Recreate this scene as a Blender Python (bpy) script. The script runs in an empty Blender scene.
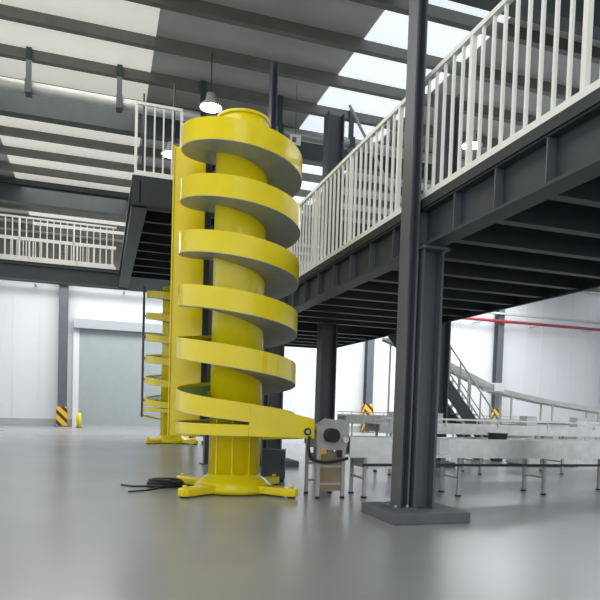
import bpy, bmesh, math, random
from mathutils import Vector, Matrix
random.seed(7)
sc = bpy.context.scene
COL = sc.collection
TH = math.radians(18.0); CT, ST = math.cos(TH), math.sin(TH)

# ---------------------------------------------------------------- materials
def mat(name, col, rough=0.5, metal=0.0, var=0.08, scale=3.0, bump=0.0, spec=0.5, coat=0.0, emit=None, es=0.0, stretch=None, alpha=None):
    m = bpy.data.materials.new(name); m.use_nodes = True
    nt = m.node_tree; b = nt.nodes['Principled BSDF']
    tc = nt.nodes.new('ShaderNodeTexCoord'); mp = nt.nodes.new('ShaderNodeMapping')
    nz = nt.nodes.new('ShaderNodeTexNoise'); nz.inputs['Scale'].default_value = scale; nz.inputs['Detail'].default_value = 4
    if stretch: mp.inputs['Scale'].default_value = stretch
    nt.links.new(tc.outputs['Object'], mp.inputs['Vector']); nt.links.new(mp.outputs['Vector'], nz.inputs['Vector'])
    cr = nt.nodes.new('ShaderNodeValToRGB')
    cr.color_ramp.elements[0].position = 0.3; cr.color_ramp.elements[1].position = 0.7
    cr.color_ramp.elements[0].color = tuple(max(0, c*(1-var)) for c in col) + (1,)
    cr.color_ramp.elements[1].color = tuple(min(1, c*(1+var)) for c in col) + (1,)
    nt.links.new(nz.outputs['Fac'], cr.inputs['Fac']); nt.links.new(cr.outputs['Color'], b.inputs['Base Color'])
    b.inputs['Roughness'].default_value = rough; b.inputs['Metallic'].default_value = metal
    b.inputs['Specular IOR Level'].default_value = spec; b.inputs['Coat Weight'].default_value = coat
    b.inputs['Coat Roughness'].default_value = 0.08
    if bump:
        bp = nt.nodes.new('ShaderNodeBump'); bp.inputs['Strength'].default_value = bump
        nt.links.new(nz.outputs['Fac'], bp.inputs['Height']); nt.links.new(bp.outputs['Normal'], b.inputs['Normal'])
    if emit:
        b.inputs['Emission Color'].default_value = emit + (1,); b.inputs['Emission Strength'].default_value = es
    if alpha is not None:
        b.inputs['Transmission Weight'].default_value = alpha
    return m

M = {}
M['yellow'] = mat('yellow_paint', (0.86, 0.69, 0.003), 0.3, var=0.05, scale=2, spec=0.45, coat=0.25)
M['steel'] = mat('grey_steel_paint', (0.095, 0.104, 0.118), 0.42, var=0.1, scale=2)
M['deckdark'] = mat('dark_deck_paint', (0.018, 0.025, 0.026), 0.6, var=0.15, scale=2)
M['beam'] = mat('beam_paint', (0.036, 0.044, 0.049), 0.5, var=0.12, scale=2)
M['rail'] = mat('rail_white_paint', (0.88, 0.87, 0.81), 0.4, var=0.04)
M['white'] = mat('white_wall_panel', (0.66, 0.67, 0.69), 0.6, var=0.02, scale=1)
M['shutter'] = mat('shutter_grey', (0.36, 0.40, 0.41), 0.4, var=0.03)
M['galv'] = mat('galvanised_sheet', (0.44, 0.44, 0.42), 0.45, metal=0.2, var=0.1, scale=5)
M['stainless'] = mat('stainless', (0.62, 0.62, 0.61), 0.3, metal=0.6, var=0.1, scale=6)
M['belt'] = mat('green_belt', (0.05, 0.16, 0.05), 0.5, var=0.15, scale=6)
M['black'] = mat('black_rubber', (0.015, 0.015, 0.016), 0.5, var=0.2)
M['cabinet'] = mat('cabinet_blue_grey', (0.075, 0.095, 0.13), 0.45, var=0.1)
M['concrete'] = mat('plinth_concrete', (0.12, 0.125, 0.135), 0.7, var=0.12, scale=6, bump=0.1)
M['roof'] = mat('roof_sheet', (0.52, 0.52, 0.49), 0.7, var=0.08, scale=1)
M['purlin'] = mat('purlin_steel', (0.16, 0.16, 0.14), 0.55, var=0.1)
M['girder'] = mat('girder_steel', (0.045, 0.058, 0.062), 0.5, var=0.1)
M['duct'] = mat('duct_galvanised', (0.42, 0.42, 0.40), 0.4, metal=0.3, var=0.1, stretch=(1, 1, 1))
M['red'] = mat('red_pipe', (0.30, 0.025, 0.035), 0.4, var=0.1)
M['skylight'] = mat('skylight_sheet', (0.8, 0.8, 0.75), 0.5, emit=(1.0, 0.97, 0.86), es=0.3)
M['skyblue'] = mat('skylight_sheet_blue', (0.8, 0.85, 0.9), 0.5, emit=(0.86, 0.93, 1.0), es=0.62)
M['lamp'] = mat('lamp_lens', (0.9, 0.9, 0.9), 0.4, emit=(1, 0.99, 0.95), es=18)
M['carton'] = mat('white_plastic', (0.8, 0.8, 0.8), 0.45, var=0.03)
M['brown'] = mat('amber_guard', (0.30, 0.22, 0.14), 0.3, var=0.15)
M['upper'] = mat('upper_wall_sheet', (0.20, 0.185, 0.16), 0.6, var=0.1)
M['orange'] = mat('orange_paint', (0.8, 0.40, 0.02), 0.4, var=0.05)

def floor_mat():
    m = mat('floor_epoxy', (0.29, 0.30, 0.312), 0.2, var=0.07, scale=0.5, spec=0.45)
    nt = m.node_tree; b = nt.nodes['Principled BSDF']
    n2 = nt.nodes.new('ShaderNodeTexNoise'); n2.inputs['Scale'].default_value = 1.3; n2.inputs['Detail'].default_value = 6
    mr = nt.nodes.new('ShaderNodeMapRange'); mr.inputs['To Min'].default_value = 0.17; mr.inputs['To Max'].default_value = 0.38
    nt.links.new(n2.outputs['Fac'], mr.inputs['Value']); nt.links.new(mr.outputs['Result'], b.inputs['Roughness'])
    return m
M['floor'] = floor_mat()

def stripe_mat():
    m = bpy.data.materials.new('hazard_stripes'); m.use_nodes = True
    nt = m.node_tree; b = nt.nodes['Principled BSDF']
    tc = nt.nodes.new('ShaderNodeTexCoord'); w = nt.nodes.new('ShaderNodeTexWave')
    w.wave_type = 'BANDS'; w.bands_direction = 'DIAGONAL'; w.inputs['Scale'].default_value = 1.3
    cr = nt.nodes.new('ShaderNodeValToRGB'); cr.color_ramp.interpolation = 'CONSTANT'
    cr.color_ramp.elements[0].color = (0.75, 0.42, 0.02, 1); cr.color_ramp.elements[1].position = 0.62
    cr.color_ramp.elements[1].color = (0.03, 0.03, 0.03, 1)
    nt.links.new(tc.outputs['Object'], w.inputs['Vector']); nt.links.new(w.outputs['Fac'], cr.inputs['Fac'])
    nt.links.new(cr.outputs['Color'], b.inputs['Base Color']); b.inputs['Roughness'].default_value = 0.5
    return m
M['hazard'] = stripe_mat()

# ---------------------------------------------------------------- mesh helpers
class MB:
    def __init__(s): s.bm = bmesh.new()
    def box(s, x0, x1, y0, y1, z0, z1, mtx=None):
        v = [s.bm.verts.new((x, y, z)) for z in (z0, z1) for y in (y0, y1) for x in (x0, x1)]
        for f in ((0,2,3,1), (4,5,7,6), (0,1,5,4), (2,6,7,3), (0,4,6,2), (1,3,7,5)):
            s.bm.faces.new([v[i] for i in f])
        if mtx is not None:
            for q in v: q.co = mtx @ q.co
        return s
    def bar(s, a, b, w, h):
        a, b = Vector(a), Vector(b); d = (b-a); L = d.length; d.normalize()
        up = Vector((0,0,1)) if abs(d.z) < .95 else Vector((0,1,0))
        sx = d.cross(up).normalized(); uz = sx.cross(d).normalized()
        m = Matrix((( sx.x, d.x, uz.x, a.x), (sx.y, d.y, uz.y, a.y), (sx.z, d.z, uz.z, a.z), (0,0,0,1)))
        return s.box(-w/2, w/2, 0, L, -h/2, h/2, m)
    def tube(s, pts, r, n=10, cap=True):
        pts = [Vector(p) for p in pts]; rings = []
        ref = None
        for i, p in enumerate(pts):
            d = (pts[min(i+1, len(pts)-1)] - pts[max(i-1, 0)]).normalized()
            if ref is None: ref = Vector((0,0,1)) if abs(d.z) < .9 else Vector((1,0,0))
            sx = d.cross(ref).normalized(); uz = sx.cross(d).normalized(); ref = uz
            rr = r[i] if isinstance(r, (list, tuple)) else r
            rings.append([s.bm.verts.new(p + sx*rr*math.cos(2*math.pi*k/n) + uz*rr*math.sin(2*math.pi*k/n)) for k in range(n)])
        for a, b in zip(rings, rings[1:]):
            for k in range(n):
                f = s.bm.faces.new((a[k], a[(k+1)%n], b[(k+1)%n], b[k])); f.smooth = True
        if cap: s.bm.faces.new(rings[0]); s.bm.faces.new(rings[-1])
        return s
    def lathe(s, prof, n=48, c=(0,0,0)):
        rings = []
        for r, z in prof:
            rings.append([s.bm.verts.new((c[0]+max(r,1e-4)*math.cos(2*math.pi*k/n), c[1]+max(r,1e-4)*math.sin(2*math.pi*k/n), c[2]+z)) for k in range(n)])
        for a, b in zip(rings, rings[1:]):
            for k in range(n):
                f = s.bm.faces.new((a[k], a[(k+1)%n], b[(k+1)%n], b[k])); f.smooth = True
        s.bm.faces.new(rings[0]); s.bm.faces.new(rings[-1])
        return s
    def sweep(s, rings):
        R = [[s.bm.verts.new(p) for p in ring] for ring in rings]; n = len(R[0])
        for a, b in zip(R, R[1:]):
            for k in range(n): s.bm.faces.new((a[k], a[(k+1)%n], b[(k+1)%n], b[k]))
        s.bm.faces.new(R[0]); s.bm.faces.new(R[-1]); return s
    def prism(s, poly, axis, a, b):
        def P(u, v, w): return {'y': (u, w, v), 'x': (w, u, v), 'z': (u, v, w)}[axis]
        return s.sweep([[P(u, v, a) for u, v in poly], [P(u, v, b) for u, v in poly]])
    def build(s, name, m, parent=None, loc=(0,0,0), bevel=0.0, smooth=None):
        bmesh.ops.recalc_face_normals(s.bm, faces=s.bm.faces)
        me = bpy.data.meshes.new(name); s.bm.to_mesh(me); s.bm.free()
        o = bpy.data.objects.new(name, me); COL.objects.link(o); me.materials.append(m)
        o.location = loc
        if parent: o.parent = parent
        if smooth:
            me.polygons.foreach_set('use_smooth', [True]*len(me.polygons)); me.set_sharp_from_angle(angle=math.radians(smooth))
        if bevel:
            b = o.modifiers.new('bevel', 'BEVEL'); b.width = bevel; b.segments = 2; b.limit_method = 'ANGLE'
        return o

def tag(o, label=None, cat=None, group=None, kind=None):
    if label: o['label'] = label
    if cat: o['category'] = cat
    if group: o['group'] = group
    if kind: o['kind'] = kind
    return o
def thing(name, label, cat, loc=(0,0,0), rz=0, group=None, kind=None):
    o = bpy.data.objects.new(name, None); COL.objects.link(o); o.location = loc; o.rotation_euler = (0, 0, rz)
    o.empty_display_size = 0.2
    return tag(o, label, cat, group, kind)
def dup(root, loc, label, rz=None):
    r = root.copy(); COL.objects.link(r); r.location = loc
    if rz is not None: r.rotation_euler = (0, 0, rz)
    r['label'] = label
    for ch in list(root.children):
        c = ch.copy(); COL.objects.link(c); c.parent = r
        for g in list(ch.children):
            d = g.copy(); COL.objects.link(d); d.parent = c
    return r
def cp(o, loc, parent=None):
    c = o.copy(); COL.objects.link(c); c.location = loc
    if parent: c.parent = parent
    return c
def W(X, Y, z=0.0):                     # metres right / ahead of the viewer -> building axes
    return Vector((X*CT + Y*ST, Y*CT - X*ST, z))

FW = 32.0                                # far wall
RZ = 9.1                                 # roof underside
# ---------------------------------------------------------------- the setting
tag(MB().box(-16, 46, -8, FW+.3, -.1, 0).build('floor', M['floor']), 'smooth grey painted concrete factory floor', 'floor', kind='structure')
wall = tag(MB().box(-16, 46, FW, FW+.25, 0, 11).build('wall_far', M['white']), 'white panelled far wall of the hall', 'wall', kind='structure')
mb = MB()
x = -15.5
while x < 46:
    mb.box(x, x+.03, FW-.015, FW, 0, RZ); x += 1.15
mb.build('panel_joint', M['white'], wall)
MB().box(-16, 4.0, FW-.03, FW, 7.5, RZ).build('upper_band', M['upper'], wall)
tag(MB().box(-16, 46, FW-.04, FW, 0, .35).build('baseboard_far', M['shutter']), 'pale skirting at foot of far wall', 'baseboard', kind='structure')

ceil = tag(MB().box(-16, 46, -8, FW+.3, RZ, RZ+.12).build('ceiling', M['roof']), 'grey sheet metal roof over the hall', 'ceiling', kind='structure')
pur = MB().box(-16, 46, -.055, .055, -.22, 0).box(-16, 46, -.055, .10, -.235, -.22).build('purlin', M['purlin'], ceil, (0, -7.0, RZ))
y = -5.5
while y < FW-.3:
    cp(pur, (0, y, RZ), ceil); y += 1.5
g0 = MB().box(-16, 46, -.02, .02, -.85, -.0).box(-16, 46, -.16, .16, -.88, -.84).box(-16, 46, -.16, .16, -.25, -.22).build('girder', M['girder'], ceil, (0, 1.7, RZ))
for y in (9.4, 17.0, 24.4): cp(g0, (0, y, RZ), ceil)
for (xa, xb, mk) in ((-3.0, 1.0, 'skylight'), (5.2, 7.6, 'skyblue'), (12.4, 15.2, 'skyblue'), (20.5, 23.5, 'skyblue'), (29, 32, 'skyblue'), (-11, -8, 'skylight')):
    MB().box(xa, xb, -6, FW-.5, -.02, 0).build('skylight', M[mk], ceil, (0, 0, RZ))

# shutter door in the far wall
dc = (3.9-1.3, FW)   # centre
d = thing('door_1', 'wide pale roller shutter door in the far wall', 'door', (1.55, FW, 0), kind='structure')
cur = MB()
z = 0.05; 
while z < 4.75:
    cur.box(-2.6, 2.6, -.075, -.04, z, z+.075); cur.box(-2.6, 2.6, -.06, -.04, z+.075, z+.1); z += .1
cur.build('shutter_curtain', M['shutter'], d)
MB().box(-2.85, -2.58, -.14, 0, 0, 5.2).build('door_frame', M['white'], d)
MB().box(2.58, 2.85, -.14, 0, 0, 5.2).build('door_frame', M['white'], d)
MB().box(-2.85, 2.85, -.42, -.0, 4.75, 5.2).build('roller_box', M['shutter'], d, bevel=.02)
MB().box(-2.55, 2.55, -.10, -.03, 0, .06).build('bottom_bar', M['galv'], d)

# far wall columns
def wall_column(x, label, gh=1.5):
    t = thing('wall_column', label, 'column', (x, FW-.35, 0), group='grey columns along the far wall')
    MB().box(-.2, .2, -.2, -.17, 0, RZ-.9).box(-.2, .2, .17, .2, 0, RZ-.9).box(-.02, .02, -.17, .17, 0, RZ-.9).build('shaft', M['steel'], t)
    tag(MB().box(-.25, .25, -.25, .25, 0, gh).build('guard', M['hazard'], t, bevel=.02), 'yellow and black striped column guard')
    MB().box(-.32, .32, -.28, .28, 0, .05).build('base_plate', M['steel'], t)
for x, l in ((-1.75, 'far wall column at the left of the roller shutter door'), (6.3, 'far wall column standing behind the near spiral tower'),
             (14.2, 'slim far wall column seen between the grey machine and the front steel column'), (22.6, 'far wall column on the right, beyond the stairs'),
             (31.0, 'rightmost far wall column, past the conveyors')):
    wall_column(x, l, .95 if x < 0 else 1.6)
rp = thing('fire_pipe', 'long red pipe run along the top of the far wall', 'pipe', (0, FW-.72, 6.75))
MB().tube([(-15.5, 0, 0), (45.5, 0, 0)], .085, 12).build('pipe', M['red'], rp)
b0 = None
for x in range(-15, 45, 4):
    b0 = cp(b0, (x, 0, 0), rp) if b0 else MB().box(-.04, .04, -.13, .68, -.16, -.11).build('bracket', M['galv'], rp, (x, 0, 0))
tag(MB().box(-15.5, 45.5, -.1, .1, -.05, .05).build('cable_tray', M['galv'], loc=(0, FW-.68, 7.2)), 'pale cable tray running above the red pipe', 'cable tray')

p = W(-10.4, 28.9)
t = thing('bollard', 'short yellow bollard at the lower left corner of the roller shutter', 'bollard', (p.x, p.y, 0))
MB().lathe([(.11, .02), (.11, .62), (.08, .68), (.0, .69)], 20).build('post', M['yellow'], t)
MB().lathe([(.17, 0), (.17, .02)], 20).build('base_plate', M['black'], t)
# round duct under the roof
yd = 15.4
du = thing('air_duct', 'round galvanised air duct hung across the hall under the roof', 'duct', (0, yd, 8.2))
MB().tube([(-15, 0, 0), (45, 0, 0)], .13, 20).build('duct_pipe', M['duct'], du)
for i in range(-7, 22):
    xx = .3 + 1.95*i
    MB().box(xx-.06, xx+.06, -.04, .04, .1, .88).box(xx-.07, xx+.07, -.145, .145, -.145, .145).build('hanger', M['girder'], du)

# ---------------------------------------------------------------- lamps
def make_lamp(loc, label):
    t = thing('high_bay_lamp', label, 'lamp', loc, group='high bay lamps under the roof')
    MB().lathe([(.03, .30), (.09, .28), (.11, .14), (.26, .0), (.27, -.02), (.25, -.02)], 28).build('housing', M['galv'], t)
    MB().lathe([(.0, -.06), (.14, -.05), (.23, -.02), (.0, -.01)], 28).build('lens', M['lamp'], t)
    MB().tube([(0, 0, .28), (0, 0, RZ-.2-loc[2])], .012, 6).build('cord', M['black'], t)
    return t
lp = [(W(-2.18, 13.8, 7.75), 'glowing lamp just above the left top of the near spiral tower'),
      (W(-3.60, 16.4, 7.75), 'glowing lamp left of the near spiral tower, over the grey high platform'),
      (W(3.95, 15.3, 7.75), 'glowing lamp seen through the white railing right of the front column')]
for l, s in lp: make_lamp(tuple(l), s)

# ---------------------------------------------------------------- railing
def railing(name, label, loc, rz, L, pitch=.17, h=1.38, post_every=9, post_w=.05, mid=False, group=None):
    t = thing(name, label, 'railing', loc, rz, group)       # runs along local +x
    MB().box(0, L, -.03, .03, h-.05, h).build('top_rail', M['rail'], t)
    MB().box(0, L, -.035, .035, .0, .09).build('bottom_rail', M['rail'], t)
    if mid: MB().box(0, L, -.025, .025, h*.47, h*.47+.10).build('middle_rail', M['rail'], t)
    n = int(L/pitch); me_p = me_q = None
    for i in range(n+1):
        x = i*pitch
        if i % post_every == 0:
            me_q = cp(me_q, (x, 0, 0), t) if me_q else MB().box(-post_w/2, post_w/2, -post_w/2, post_w/2, 0, h-.05).build('post', M['rail'], t, (x, 0, 0))
        else:
            me_p = cp(me_p, (x, 0, 0), t) if me_p else MB().box(-.014, .014, -.014, .014, .09, h-.05).build('picket', M['rail'], t, (x, 0, 0))
    return t

# ---------------------------------------------------------------- main mezzanine
DX0, DX1, DY0, DY1 = 3.34, 6.85, 1.2, 19.2
dk = thing('mezzanine_deck', 'long dark grey steel mezzanine floor with its white railing edge crossing the upper right', 'mezzanine', (DX0, DY0, 0))
LY = DY1-DY0; WX = DX1-DX0
HX0, HX1, HY0, HY1 = 4.93-DX0, 5.45-DX0, 13.85-DY0, 14.33-DY0      # opening for the building column
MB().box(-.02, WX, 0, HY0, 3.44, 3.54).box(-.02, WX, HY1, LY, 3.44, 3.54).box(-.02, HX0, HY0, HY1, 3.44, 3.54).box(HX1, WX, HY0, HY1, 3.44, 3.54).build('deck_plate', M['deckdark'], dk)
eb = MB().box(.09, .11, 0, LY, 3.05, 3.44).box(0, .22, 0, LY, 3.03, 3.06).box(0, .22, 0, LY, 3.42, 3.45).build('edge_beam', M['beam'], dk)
st0 = None
y = .25
while y < LY:
    st0 = cp(st0, (0, y, 0), eb) if st0 else MB().box(.005, .09, -.008, .008, 3.06, 3.42).build('stiffener', M['steel'], eb, (0, y, 0))
    y += .68
MB().box(WX+.07, WX+.085, 0, LY, 3.12, 3.54).box(WX+.02, WX+.085, 0, LY, 3.12, 3.135).build('rear_edge_beam', M['deckdark'], dk)
st0 = None
y = .3
while y < LY:
    if HY0-.08 < y < HY1+.08: pass
    elif st0: cp(st0, (0, y, 0), dk)
    else: st0 = MB().box(.12, WX+.06, -.008, .008, 3.16, 3.44).box(.12, WX+.06, -.06, .06, 3.15, 3.165).build('joist', M['beam'], dk, (0, y, 0))
    y += .78
mb = MB()
for i in [k for k in range(0, int(LY/.30)) if not HY0-.17 < k*.3 < HY1+.02]: mb.box(.2, WX+.03, i*.3, i*.3+.15, 3.40, 3.44)
mb.build('decking_rib', M['deckdark'], dk)
railing('railing', 'white picket railing along the near edge of the long mezzanine, behind the front column', (DX0+.06, DY1-.05, 3.545), -math.pi/2, LY-.3)

# columns at the mezzanine
def plinth_column(x, y, label, front=True, top=True):
    t = thing('steel_column', label, 'column', (x, y, 0))
    MB().box(-.34, .60, -.40, .46, 0, .12).build('plinth', M['concrete'], t, bevel=.01)
    if front:
        MB().box(-.135, -.115, -.11, .11, .12, RZ-.88).box(-.035, -.015, -.11, .11, .12, RZ-.88).box(-.12, -.03, -.008, .008, .12, RZ-.88).build('tall_shaft', M['steel'], t)
        MB().box(-.22, .05, -.19, .19, .12, .145).build('base_plate', M['steel'], t)
    MB().box(.03, .05, -.14, .16, .12, 3.0).box(.265, .29, -.14, .16, .12, 3.0).box(.04, .27, -.01, .01, .12, 3.0).build('deck_shaft', M['steel'], t)
    MB().box(.0, .34, -.18, .2, 3.0, 3.03).build('cap_plate', M['steel'], t)
    if not front:
        MB().box(.42, .45, -.16, .18, .12, RZ-.88).box(.73, .76, -.16, .18, .12, RZ-.88).box(.44, .74, -.0, .02, .12, RZ-.88).build('tall_shaft', M['steel'], t)
    bo = None
    for bx in (-.20, -.06):
        for by in (-.16, .16):
            MB().lathe([(.016, 0), (.016, .03)], 6).build('bolt', M['galv'], t, (bx, by, .145))
    return t
plinth_column(3.31, 6.24, 'big grey steel column on a low plinth in the right foreground')
plinth_column(3.33, 12.5, 'grey steel column standing right behind the near spiral tower')
plinth_column(3.33, 18.6, 'grey steel column at the far end of the mezzanine behind the near tower')
def back_column(x, y, label):
    t = thing('steel_column', label, 'column', (x, y, 0))
    MB().box(-.35, .35, -.35, .35, 0, .12).build('plinth', M['concrete'], t, bevel=.01)
    MB().box(-.2, -.175, -.17, .17, .12, RZ-.88).box(.175, .2, -.17, .17, .12, RZ-.88).box(-.18, .18, -.01, .01, .12, RZ-.88).build('shaft', M['steel'], t)
    MB().box(-.26, .26, -.22, .22, .12, .145).build('base_plate', M['steel'], t)
back_column(7.2, 12.3, 'dark steel column seen right beside the big front column, behind the mezzanine')
back_column(5.19, 14.09, 'dark steel column standing behind the grey machine at the tower outlet')
back_column(7.2, 6.2, 'steel column under the rear edge of the mezzanine at far right')
# brace pipe from the duct to the rear column
a = W(.95, 15.2, 8.55); b = Vector((7.2, 12.52, 4.2))
tag(MB().tube([Vector((0,0,0)), b-a], .035, 10).build('brace_pipe', M['galv'], loc=a), 'shiny slanting metal pipe above the white railing', 'pipe')

# ---------------------------------------------------------------- high platform behind the towers
pf = thing('high_platform', 'dark high platform left of and behind the near spiral tower', 'platform', (.5, 12.35, .1))
PX, PY = 2.58, 9.0
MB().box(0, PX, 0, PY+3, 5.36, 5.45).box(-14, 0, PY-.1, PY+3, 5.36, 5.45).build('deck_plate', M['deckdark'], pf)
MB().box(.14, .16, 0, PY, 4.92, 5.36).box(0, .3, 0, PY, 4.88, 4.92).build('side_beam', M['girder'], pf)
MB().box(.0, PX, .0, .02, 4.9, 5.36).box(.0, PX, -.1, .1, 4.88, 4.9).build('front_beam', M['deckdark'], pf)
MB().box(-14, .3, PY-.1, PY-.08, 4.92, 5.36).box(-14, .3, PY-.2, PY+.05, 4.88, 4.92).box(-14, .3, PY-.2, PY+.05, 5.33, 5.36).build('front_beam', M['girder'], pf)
j0 = None
y = .9
while y < PY:
    j0 = cp(j0, (0, y, 0), pf) if j0 else MB().box(.3, PX, -.01, .01, 5.12, 5.36).box(.3, PX, -.06, .06, 5.1, 5.12).build('joist', M['beam'], pf, (0, y, 0))
    y += .9
MB().box(PX-.16, PX-.0, 0, PY+3, 4.9, 5.36).build('side_beam', M['deckdark'], pf)
railing('railing', 'short white railing on the high platform, beside the top of the near spiral tower', (.56, 12.4, 5.56), 0, .86, post_every=5)
railing('railing', 'distant white picket railing with a middle rail at the upper left', (-10.5, 21.32, 5.56), 0, 10.9, pitch=.2, post_every=8, mid=True)
railing('railing', 'farthest pale railing at the back of the high platform, upper left', (-10.5, 24.1, 5.56), 0, 10.9, pitch=.2, post_every=8, mid=True)
back_c = [(2.15, 12.75, 'dark platform column right behind the near spiral tower casing'), (3.0, 21.2, 'dark platform column behind the far spiral tower'), (-4.2, 21.6, 'dark platform column beyond the left end of the roller shutter')]
for x, y, l in back_c:
    t = thing('platform_column', l, 'column', (x, y, 0))
    MB().box(-.1, -.085, -.1, .1, 0.02, 4.88).box(.085, .1, -.1, .1, .02, 4.88).box(-.09, .09, -.006, .006, .02, 4.88).build('shaft', M['steel'], t)
    MB().box(-.17, .17, -.17, .17, 0, .02).build('base_plate', M['steel'], t)
# thin hanging rods by the platform
for (X, Y, z0, z1, l) in ((-3.33, 12.6, 5.55, 7.4, 'thin dark upright rod at the left end of the short platform railing'), (-2.72, 12.6, 5.55, 7.6, 'thin dark upright rod close to the top left of the near tower')):
    p = W(X, Y)
    t = thing('upright_rod', l, 'rod', (p.x, p.y, z0))
    MB().tube([(0,0,.01), (0,0,z1-z0)], .02, 8).build('rod', M['beam'], t)
    MB().box(-.06, .06, -.06, .06, 0, .015).build('foot_plate', M['beam'], t)

# infeed conveyor on the platform feeding the tower top
t = thing('infeed_conveyor', 'short dark conveyor at the platform edge behind the tower top', 'conveyor', (1.78, 12.75, 5.56))
MB().box(-.25, .25, -2.4, 1.6, .25, .28).build('belt', M['black'], t)
MB().box(-.28, -.25, -2.4, 1.6, .15, .33).build('side_rail', M['galv'], t)
MB().box(.25, .28, -2.4, 1.6, .15, .33).build('side_rail', M['galv'], t)
for xx in (-.26, .26):
    for yy in (.1, 1.4): MB().box(xx-.02, xx+.02, yy-.02, yy+.02, 0, .2).build('leg', M['galv'], t)
MB().tube([(.42, .4, .2), (.28, .4, .2)], .09, 14).build('motor', M['black'], t)

# ---------------------------------------------------------------- spiral conveyor towers
def make_tower(loc, label, R=.845, rt=.365, pitch=.713, zl=1.31, turns=5, zexit=.90, zcap=5.20, la=168.0, half=.14, start_extra=95, exit_len=.80, casing_top=5.12, casing=True):
    t = thing('spiral_conveyor', label, 'spiral conveyor', loc, group=None)
    # angle grows while height falls; la = left side as seen
    aend = la + 360
    dr = zl - zexit
    def zf(a):
        if a <= la: return zl + pitch*(la-a)/360
        u = min(1.0, (a-la)/360)
        return zl - (pitch*u - (pitch-dr)*u*u)
    a0 = la - 360*turns - start_extra; a1 = 270 + 360
    N = int((a1-a0)/6)
    angs = [a0 + (a1-a0)*i/N for i in range(N+1)]
    def ribbon(r0, r1, d0, d1, name, m, ext=exit_len, grow=0.0, name_scale=True):
        rings = []
        for a in angs:
            z = zf(a); ra = math.radians(a); c, s_ = math.cos(ra), math.sin(ra)
            k = grow
            hs = 1.0
            if a > la: hs = 1 - .48*min(1, (a-la)/300)
            d0_, d1_ = d0, d1
            if name_scale: d0_, d1_ = d0*hs, d1*hs
            rings.append([((r0+k)*c, (r0+k)*s_, z+d0_), ((r1+k)*c, (r1+k)*s_, z+d0_), ((r1+k)*c, (r1+k)*s_, z+d1_), ((r0+k)*c, (r0+k)*s_, z+d1_)])
        if ext:
            z = zf(a1)
            for e in (.02, ext*.5, ext):
                rings.append([(e, -(r0+grow), z+d0_), (e, -(r1+grow), z+d0_), (e, -(r1+grow), z+d1_), (e, -(r0+grow), z+d1_)])
        mb = MB(); mb.sweep(rings)
        return mb.build(name, m, t, smooth=40)
    ribbon(R-.02, R, -half, half, 'outer_guard', M['yellow'])
    ribbon(rt+.02, rt+.04, -half, half*.6, 'inner_guard', M['yellow'])
    tag(ribbon(rt+.045, R-.022, half-.06, half-.05, 'belt', M['belt'], ext=exit_len-.02), 'green conveyor belt')
    tag(ribbon(rt+.005, R-.001, -half-.008, -half+.01, 'underside_pan', M['galv'], ext=exit_len-.02), 'grey metal underside of the spiral track')
    # tall outlet side plate joining the last turn
    zt = zf(a1)
    MB().prism([(.0, zt-half+.065), (.18, zt-half+.06), (exit_len+.1, zt-half+.05), (exit_len+.1, zt+half+.03), (.45, zt+half+.13), (.12, zt+half+.19), (.0, zt+half+.21)], 'y', -R-.016, -R-.002).build('outlet_plate', M['yellow'], t, bevel=.003)
    MB().prism([(.3, zt-half), (exit_len+.1, zt-half+.02), (exit_len+.1, zt+half-.01), (.3, zt+half)], 'y', -rt-.03, -rt-.01).build('outlet_plate', M['yellow'], t, bevel=.003)
    tag(MB().tube([(exit_len, -R-.03, zt), (exit_len, -rt, zt)], .05, 18).build('end_roller', M['black'], t), 'black end roller')
    MB().tube([(exit_len, -R-.045, zt), (exit_len, -R-.017, zt)], .028, 12).build('roller_hub', M['galv'], t)
    # central column
    mb = MB(); mb.lathe([(rt, .1), (rt, zcap-.02), (rt-.02, zcap)], 64); mb.build('centre_column', M['yellow'], t)
    for k in range(3):
        aa = math.radians(215 + 38*k)
        mb = MB().box(rt-.004, rt+.006, -.012, .012, .12, zl-half-.02)
        for v in mb.bm.verts: v.co = Matrix.Rotation(aa, 4, 'Z') @ v.co
        mb.build('column_seam', M['yellow'], t)
    MB().lathe([(rt+.008, zcap-.05), (rt+.008, zcap), (rt*.6, zcap+.03), (.06, zcap+.06), (.0, zcap+.065)], 64).build('top_cap', M['yellow'], t)
    # base: hub and four splayed feet
    MB().lathe([(rt+.20, .015), (rt+.19, .09), (rt+.10, .19), (rt+.012, .23), (rt+.012, .26)], 48).build('base_flange', M['yellow'], t)
    mb = MB(); 
    for k in range(4):
        ra = math.radians(45 + 90*k - 6); c, s_ = math.cos(ra), math.sin(ra)
        m = Matrix.Rotation(ra, 4, 'Z')
        poly = [(.30, -.24), (.52, -.12), (1.02, -.085), (1.09, -.04), (1.09, .04), (1.02, .085), (.52, .12), (.30, .24)]
        b = MB(); b.prism(poly, 'z', .02, .13)
        for v in b.bm.verts: v.co = m @ v.co
        f = b.build('foot', M['yellow'], t, bevel=.02)
        b = MB(); b.lathe([(.055, 0), (.055, .03)], 16)
        b.build('foot_pad', M['black'], f, (1.0*c, 1.0*s_, 0))
        b = MB(); b.lathe([(.03, .13), (.03, .16), (.02, .165)], 6)
        b.build('foot_bolt', M['yellow'], f, (1.0*c, 1.0*s_, 0))
    if not casing:
        return t
    # flat casing standing at the back left
    va = math.radians(la-180+0)      # screen-right direction
    rx, ry = math.cos(va), math.sin(va); bx_, by_ = -ry, rx
    off = (-.75, .86)
    cx, cy = off[0]*rx + off[1]*bx_, off[0]*ry + off[1]*by_
    m = Matrix.Translation((cx, cy, 0)) @ Matrix.Rotation(va, 4, 'Z')
    b = MB().box(-.27, .27, -.03, .06, zexit-.18, casing_top, m); cas = b.build('side_casing', M['yellow'], t, bevel=.012)
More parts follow.
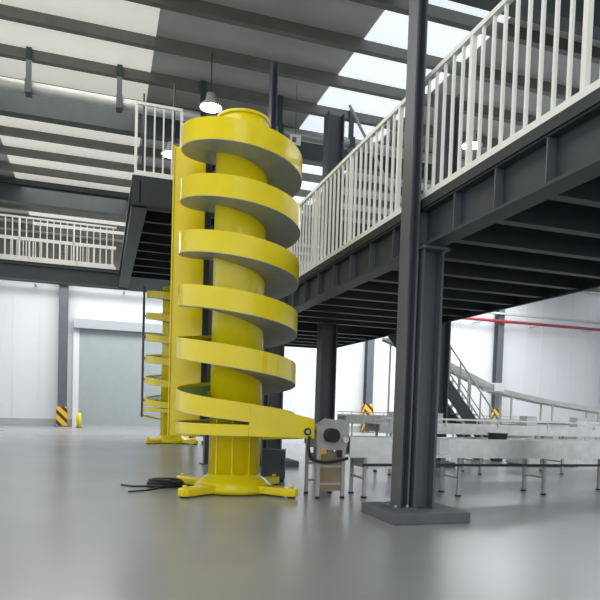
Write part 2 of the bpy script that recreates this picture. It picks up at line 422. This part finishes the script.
    MB().box(-.29, -.27, -.05, .08, zexit-.2, casing_top+.01, m).build('casing_edge', M['yellow'], cas)
    # slim dark chain post in the gap between casing and column
    m2 = Matrix.Translation((-.50*rx + .76*bx_, -.50*ry + .76*by_, 0)) @ Matrix.Rotation(va, 4, 'Z')
    MB().box(-.045, .045, -.02, .06, zexit-.15, casing_top-.1, m2).build('chain_post', M['deckdark'], t)
    return t
tw = W(-.93, 8.8)
make_tower((tw.x, tw.y, 0), 'large yellow spiral conveyor tower standing nearest, with grey track undersides')
t2 = W(-4.06, 19.5)
far_t = make_tower((t2.x, t2.y, 0), 'smaller distant yellow spiral conveyor tower partly hidden behind the near tower', pitch=.66, zl=1.32, half=.10, R=.864, turns=5, zexit=1.02, zcap=4.85, casing=False, start_extra=0, la=168)
# dark guide frame at the left of the far tower
q = W(-5.0, 19.4) - t2
MB().box(q.x-.035, q.x+.035, q.y-.035, q.y+.035, .80, 4.85).build('guide_post', M['steel'], far_t)
MB().bar((q.x+.02, q.y, .84), (q.x+.75, q.y+.25, .70), .05, .06).build('brace', M['yellow'], far_t)
for k in range(5):
    MB().bar((q.x, q.y, 1.32+.66*k), (q.x+.16, q.y+.04, 1.32+.66*k), .03, .05).build('post_bracket', M['steel'], far_t)

# control cabinet behind tower
p = W(-.45, 10.2)
t = thing('control_cabinet', 'dark blue grey box cabinet on the floor right behind the near tower foot', 'cabinet', (p.x, p.y, 0), -TH)
MB().box(-.17, .22, -.2, .2, .04, .52).build('body', M['cabinet'], t, bevel=.012)
MB().box(-.15, .20, -.215, -.2, .07, .49).build('door', M['cabinet'], t, bevel=.006)
MB().box(.15, .17, -.235, -.215, .28, .38).build('handle', M['black'], t)
MB().box(-.15, .20, -.18, .18, 0, .04).build('base', M['black'], t)

# cables by the foot of the near tower
def cable(pts, r, label, name='floor_cable'):
    c = bpy.data.curves.new(name, 'CURVE'); c.dimensions = '3D'; c.bevel_depth = r; c.bevel_resolution = 3; c.resolution_u = 10
    s = c.splines.new('NURBS'); s.points.add(len(pts)-1); s.use_endpoint_u = True; s.order_u = 4
    for i, q in enumerate(pts): s.points[i].co = (q[0], q[1], q[2], 1)
    o = bpy.data.objects.new(name, c); COL.objects.link(o)
    dg = bpy.context.evaluated_depsgraph_get(); me = bpy.data.meshes.new_from_object(o.evaluated_get(dg)); me.name = name
    bpy.data.objects.remove(o)
    o = bpy.data.objects.new(name, me); COL.objects.link(o)
    if not me.materials: me.materials.append(M['black'])
    else: me.materials[0] = M['black']
    if label: tag(o, label, 'cable')
    return o
def wp(X, Y, z): return tuple(W(X, Y, z))
cable([wp(-2.6, 9.0, .012), wp(-2.35, 8.75, .012), wp(-2.1, 9.1, .012), wp(-1.95, 8.8, .012), wp(-1.95, 9.25, .012), wp(-1.75, 9.75, .012)], .012, 'thin black cable snaking on the floor left of the near tower foot')
cable([wp(-2.3, 8.3, .012), wp(-2.0, 8.5, .012), wp(-2.05, 8.9, .012), wp(-1.7, 8.85, .012), wp(-1.6, 9.2, .012)], .010, 'thinner black cable curling on the floor nearer the viewer')
pts = []
for i in range(60):
    a = i*.62; r = .20 + .04*math.sin(i*1.3)
    pts.append(wp(-1.93 + r*math.cos(a)*1.2, 8.92 + r*math.sin(a)*.9, .02 + .0017*i + .008*math.sin(i)))
cable(pts, .016, 'loose heap of coiled black cable on the floor beside the near tower foot', 'cable_coil')

# ---------------------------------------------------------------- outlet machine and conveyor line
YC = tw.y - .62        # conveyor centre line
xo = tw.x + .93
t = thing('transfer_unit', 'grey and brown transfer machine on legs at the outlet of the near tower', 'machine', (xo, YC, 0))
for yy in (-.26, .26):
    MB().prism([(.0, .72), (.10, .66), (.42, .66), (.46, .80), (.46, 1.06), (.30, 1.08), (.18, 1.0), (.0, .98)], 'y', yy-.012, yy+.012).build('side_plate', M['galv'], t)
for i in range(5):
    MB().tube([(.06+.09*i, -.25, .93), (.06+.09*i, .25, .93)], .026, 12).build('roller', M['galv'], t)
tag(MB().tube([(.18, -.42, .86), (.18, -.27, .86)], .095, 20).build('motor', M['black'], t), 'dark round drive motor')
MB().tube([(.40, -.32, .80), (.40, -.27, .80)], .04, 12).build('bearing', M['carton'], t)
for xx in (.04, .40):
    for yy in (-.24, .24):
        lg = MB().box(xx-.022, xx+.022, yy-.022, yy+.022, .03, .70).build('leg', M['galv'], t)
        MB().lathe([(.035, 0), (.035, .02), (.012, .03)], 12).build('foot_pad', M['black'], lg, (xx, yy, 0))
for z in (.18, .42):
    MB().box(.04, .40, -.25, -.23, z, z+.03).build('cross_bar', M['galv'], t)
    MB().box(.04, .40, .23, .25, z, z+.03).build('cross_bar', M['galv'], t)
tag(MB().box(.06, .38, -.232, -.226, .10, .64).build('guard_panel', M['brown'], t), 'brown tinted guard panel')
tag(MB().box(.06, .14, -.27, -.25, .60, .72).build('chain_guard', M['orange'], t), 'small orange chain guard')
tag(MB().box(.30, .36, -.27, -.25, .56, .68).build('switch_box', M['black'], t), 'black switch box')
def hose():
    cy = YC-.40
    return cable([(xo-.14, cy+.03, .84), (xo-.17, cy, .72), (xo-.15, cy, .56), (xo-.02, cy, .50), (xo+.2, cy, .50), (xo+.4, cy, .56)], .022, 'black hose looping under the outlet end of the near tower', 'black_hose')
hose()

def conveyor(name, label, loc, L, ztop=.92, w=.26, rz=0, leg_sp=1.5, side=.16, mats='stainless', guide=True, lower=True):
    t = thing(name, label, 'conveyor', loc, rz)
    for yy in (-w, w):
        MB().box(0, L, yy-.012, yy+.012, ztop-side, ztop+.02).build('side_rail', M[mats], t)
    MB().box(.02, L-.02, -w+.02, w-.02, ztop-.03, ztop).build('belt', M['galv'], t)
    if guide:
        for yy in (-w-.02, w+.02):
            MB().box(0, L, yy-.012, yy+.012, ztop+.09, ztop+.12).build('guide_rail', M[mats], t)
        x = .2
        while x < L:
            for yy in (-w-.02, w+.02): MB().box(x-.01, x+.01, yy-.008, yy+.008, ztop-.04, ztop+.1).build('guide_bracket', M[mats], t)
            x += 1.2
    x = .25
    while x < L:
        for yy in (-w+.03, w-.03):
            lg = MB().box(x-.022, x+.022, yy-.022, yy+.022, .02, ztop-.05).build('leg', M['galv'], t)
            MB().lathe([(.045, 0), (.045, .02)], 12).build('foot_pad', M['black'], lg, (x, yy, 0))
        MB().box(x-.015, x+.015, -w+.03, w-.03, .25, .28).build('cross_bar', M['galv'], t)
        x += leg_sp
    if lower:
        tag(MB().box(.2, L-.2, -w-.035, -w+.01, .44, .475).build('lower_rail', M['black'], t), 'thin black lower rail')
    return t
c1 = conveyor('roller_conveyor', 'stainless conveyor on legs running right from the tower outlet behind the big front column', (xo+.48, YC, 0), 6.2, ztop=.82, side=.26, guide=False)
MB().prism([(.25, .50), (.30, .40), (.85, .40), (.95, .52), (.95, .565), (.25, .565)], 'y', -.25, .25).build('drip_tray', M['stainless'], c1)
# machines on the line
def boxthing(name, label, cat, loc, sx, sy, sz, m, rz=0, lid=True):
    t = thing(name, label, cat, loc, rz)
    MB().box(-sx/2, sx/2, -sy/2, sy/2, 0, sz).build('body', m, t, bevel=min(sx, sy, sz)*.06)
    if lid: MB().box(-sx/2-.008, sx/2+.008, -sy/2-.008, sy/2+.008, sz, sz+.02).build('lid', m, t)
    return t
boxthing('sensor_box', 'small white box on the conveyor just left of the big front column', 'box', (4.12, YC-.36, .68), .16, .12, .18, M['carton'])
boxthing('white_crate', 'white box hung at the conveyor side just right of the big front column', 'box', (4.62, YC-.36, .62), .14, .12, .22, M['carton'])
boxthing('motor_box', 'small black box on the near conveyor right of the front column', 'box', (5.72, YC-.10, .822), .2, .2, .09, M['black'])

# rear conveyor line
c2 = conveyor('belt_conveyor', 'pale stainless conveyor line running behind the near conveyor', (5.0, 10.9, 0), 12, ztop=.98, w=.35, leg_sp=2.0, side=.18, lower=False)
for i, (xx, l) in enumerate(((5.5, 'white carton on the rear conveyor nearest the grey machine'), (6.35, 'white carton on the rear conveyor beside the front column'), (8.6, 'small white carton on the rear conveyor below the stairs'), (9.9, 'white carton on the rear conveyor under the yellow column guard'))):
    tag(boxthing('carton', l, 'carton', (xx, 10.9, .982), .26, .24, .2, M['carton']), group='cartons on the rear conveyor')
c3 = conveyor('belt_conveyor', 'bright low conveyor at the far right beyond the stairs', (11.5, 15.6, 0), 10, ztop=.95, w=.4, leg_sp=1.4, side=.12, lower=False)
c4 = conveyor('belt_conveyor', 'distant grey conveyor seen behind the grey machine', (8.0, 20.0, 0), 7.5, ztop=1.05, w=.4, leg_sp=2, side=.3, lower=False, mats='galv')
t = boxthing('filling_machine', 'grey machine housing on the right behind the stairs foot', 'machine', (10.4, 12.6, 0), 1.5, .9, 1.05, M['stainless'])
MB().box(-.6, -.1, -.47, -.45, .3, .9).build('door_panel', M['galv'], t); MB().box(.1, .6, -.47, -.45, .3, .9).build('door_panel', M['galv'], t)

# stairs from the mezzanine's rear edge
sx0, sy0 = 6.95, 14.0; run, rise = 3.0, 3.45
t = thing('staircase', 'dark steel staircase sloping down to the right behind the big column', 'stairs', (sx0, sy0, 0))
for yy in (-.42, .42):
    MB().prism([(0, rise-.02), (.15, rise), (run, .12), (run, 0), (run-.3, 0), (0, rise-.30)], 'y', yy-.02, yy+.02).build('stringer', M['beam'], t)
n = 17
for i in range(1, n):
    x = run*i/n; z = rise*(1-i/n)
    MB().box(x-.02, x+.26, -.4, .4, z-.035, z).build('tread', M['galv'], t)
for yy in (-.42, .42):
    MB().tube([(.05, yy, rise+.95), (run-.05, yy, .98), (run+.1, yy, .7)], .022, 8).build('handrail', M['galv'], t)
    MB().tube([(.05, yy, rise+.45), (run-.05, yy, .5)], .014, 8).build('middle_rail', M['galv'], t)
    for i in range(0, 10):
        x = .1 + (run-.2)*i/9; z = rise*(1-x/run)
        MB().box(x-.014, x+.014, yy-.014, yy+.014, z, z+.98).build('baluster', M['galv'], t)

# inclined conveyor beyond
t = thing('inclined_conveyor', 'pale overhead conveyor sloping down rightwards past the stairs', 'conveyor', (8.65, 18.0, 0))
path = [(0, 3.55), (1.9, 2.9), (4.1, 2.03), (6.1, 1.72), (11, 1.2)]
for yy in (-.3, .3):
    for (x0, z0), (x1, z1) in zip(path, path[1:]): MB().bar((x0, yy, z0), (x1, yy, z1), .03, .15).build('side_rail', M['galv'], t)
for (x0, z0), (x1, z1) in zip(path, path[1:]): MB().bar((x0, 0, z0), (x1, 0, z1), .54, .02).build('belt', M['carton'], t)
for x, z in ((.3, 3.4), (2.9, 2.45), (4.6, 1.9), (6.3, 1.65), (8.3, 1.42), (10.5, 1.2)):
    for yy in (-.3, .3): MB().box(x-.025, x+.025, yy-.025, yy+.025, 0, z).build('leg', M['galv'], t)
MB().box(3.85, 4.25, -.36, .36, 2.0, 2.28).build('drive_cover', M['carton'], t)

# small sign plate behind the top of the near tower
p = W(-.33, 14.9, 7.45)
t = thing('hanging_sign', 'small pale square plate hung behind the top right of the near tower', 'sign', tuple(p), -TH*.5)
MB().box(-.13, .13, -.01, .01, 0, .24).build('plate', M['carton'], t)
MB().box(-.08, .02, -.014, -.01, .06, .18).build('marking', M['purlin'], t)
MB().box(-.01, .01, -.005, .005, .24, RZ-.235-7.45).build('hanger_strap', M['purlin'], t)

# ---------------------------------------------------------------- light
w = bpy.data.worlds.new('world'); sc.world = w; w.use_nodes = True
bg = w.node_tree.nodes['Background']; bg.inputs['Color'].default_value = (0.93, 0.97, 1.0, 1); bg.inputs['Strength'].default_value = 1.0
def area(loc, rot, sx, sy, e, col=(1, 1, 1)):
    l = bpy.data.lights.new('light', 'AREA'); l.shape = 'RECTANGLE'; l.size = sx; l.size_y = sy; l.energy = e; l.color = col
    o = bpy.data.objects.new('daylight_fill_area', l); COL.objects.link(o); o.location = loc; o.rotation_euler = rot
    return o
# daylight falling through the skylight strips, then one added fill by the far wall
area((-1, 12, RZ-.3), (0, 0, 0), 3.6, 34, 650, (1, .98, .93))
area((13.8, 18, RZ-.3), (0, 0, 0), 2.8, 26, 1000, (.95, .98, 1))
area((22, 20, RZ-.3), (0, 0, 0), 3, 22, 1100, (.95, .98, 1))
area((8, 27.5, RZ-.9), (0, 0, 0), 26, 4, 1500, (.95, .98, 1))  # added fill lamp that brightens the far wall; follows no skylight strip

# ---------------------------------------------------------------- camera
cam = bpy.data.cameras.new('camera'); co = bpy.data.objects.new('camera', cam); COL.objects.link(co)
cam.sensor_width = 36; cam.lens = 36*616/600; cam.clip_end = 300
PIT = math.radians(2.5)
cam.shift_y = (109 + 616*math.tan(PIT))/600
R = Matrix.Rotation(-TH, 4, 'Z') @ Matrix.Rotation(math.pi/2-PIT, 4, 'X') @ Matrix.Rotation(math.radians(1.8), 4, 'Z')
co.matrix_world = Matrix.Translation((0, 0, 1.2)) @ R
sc.camera = co
sc.view_settings.view_transform = 'Standard'; sc.view_settings.look = 'None'
sc.view_settings.exposure = 0.45; sc.view_settings.gamma = 1
sc.view_settings.use_curve_mapping = False
sc.cycles.use_denoising = True
sc.cycles.max_bounces = 8
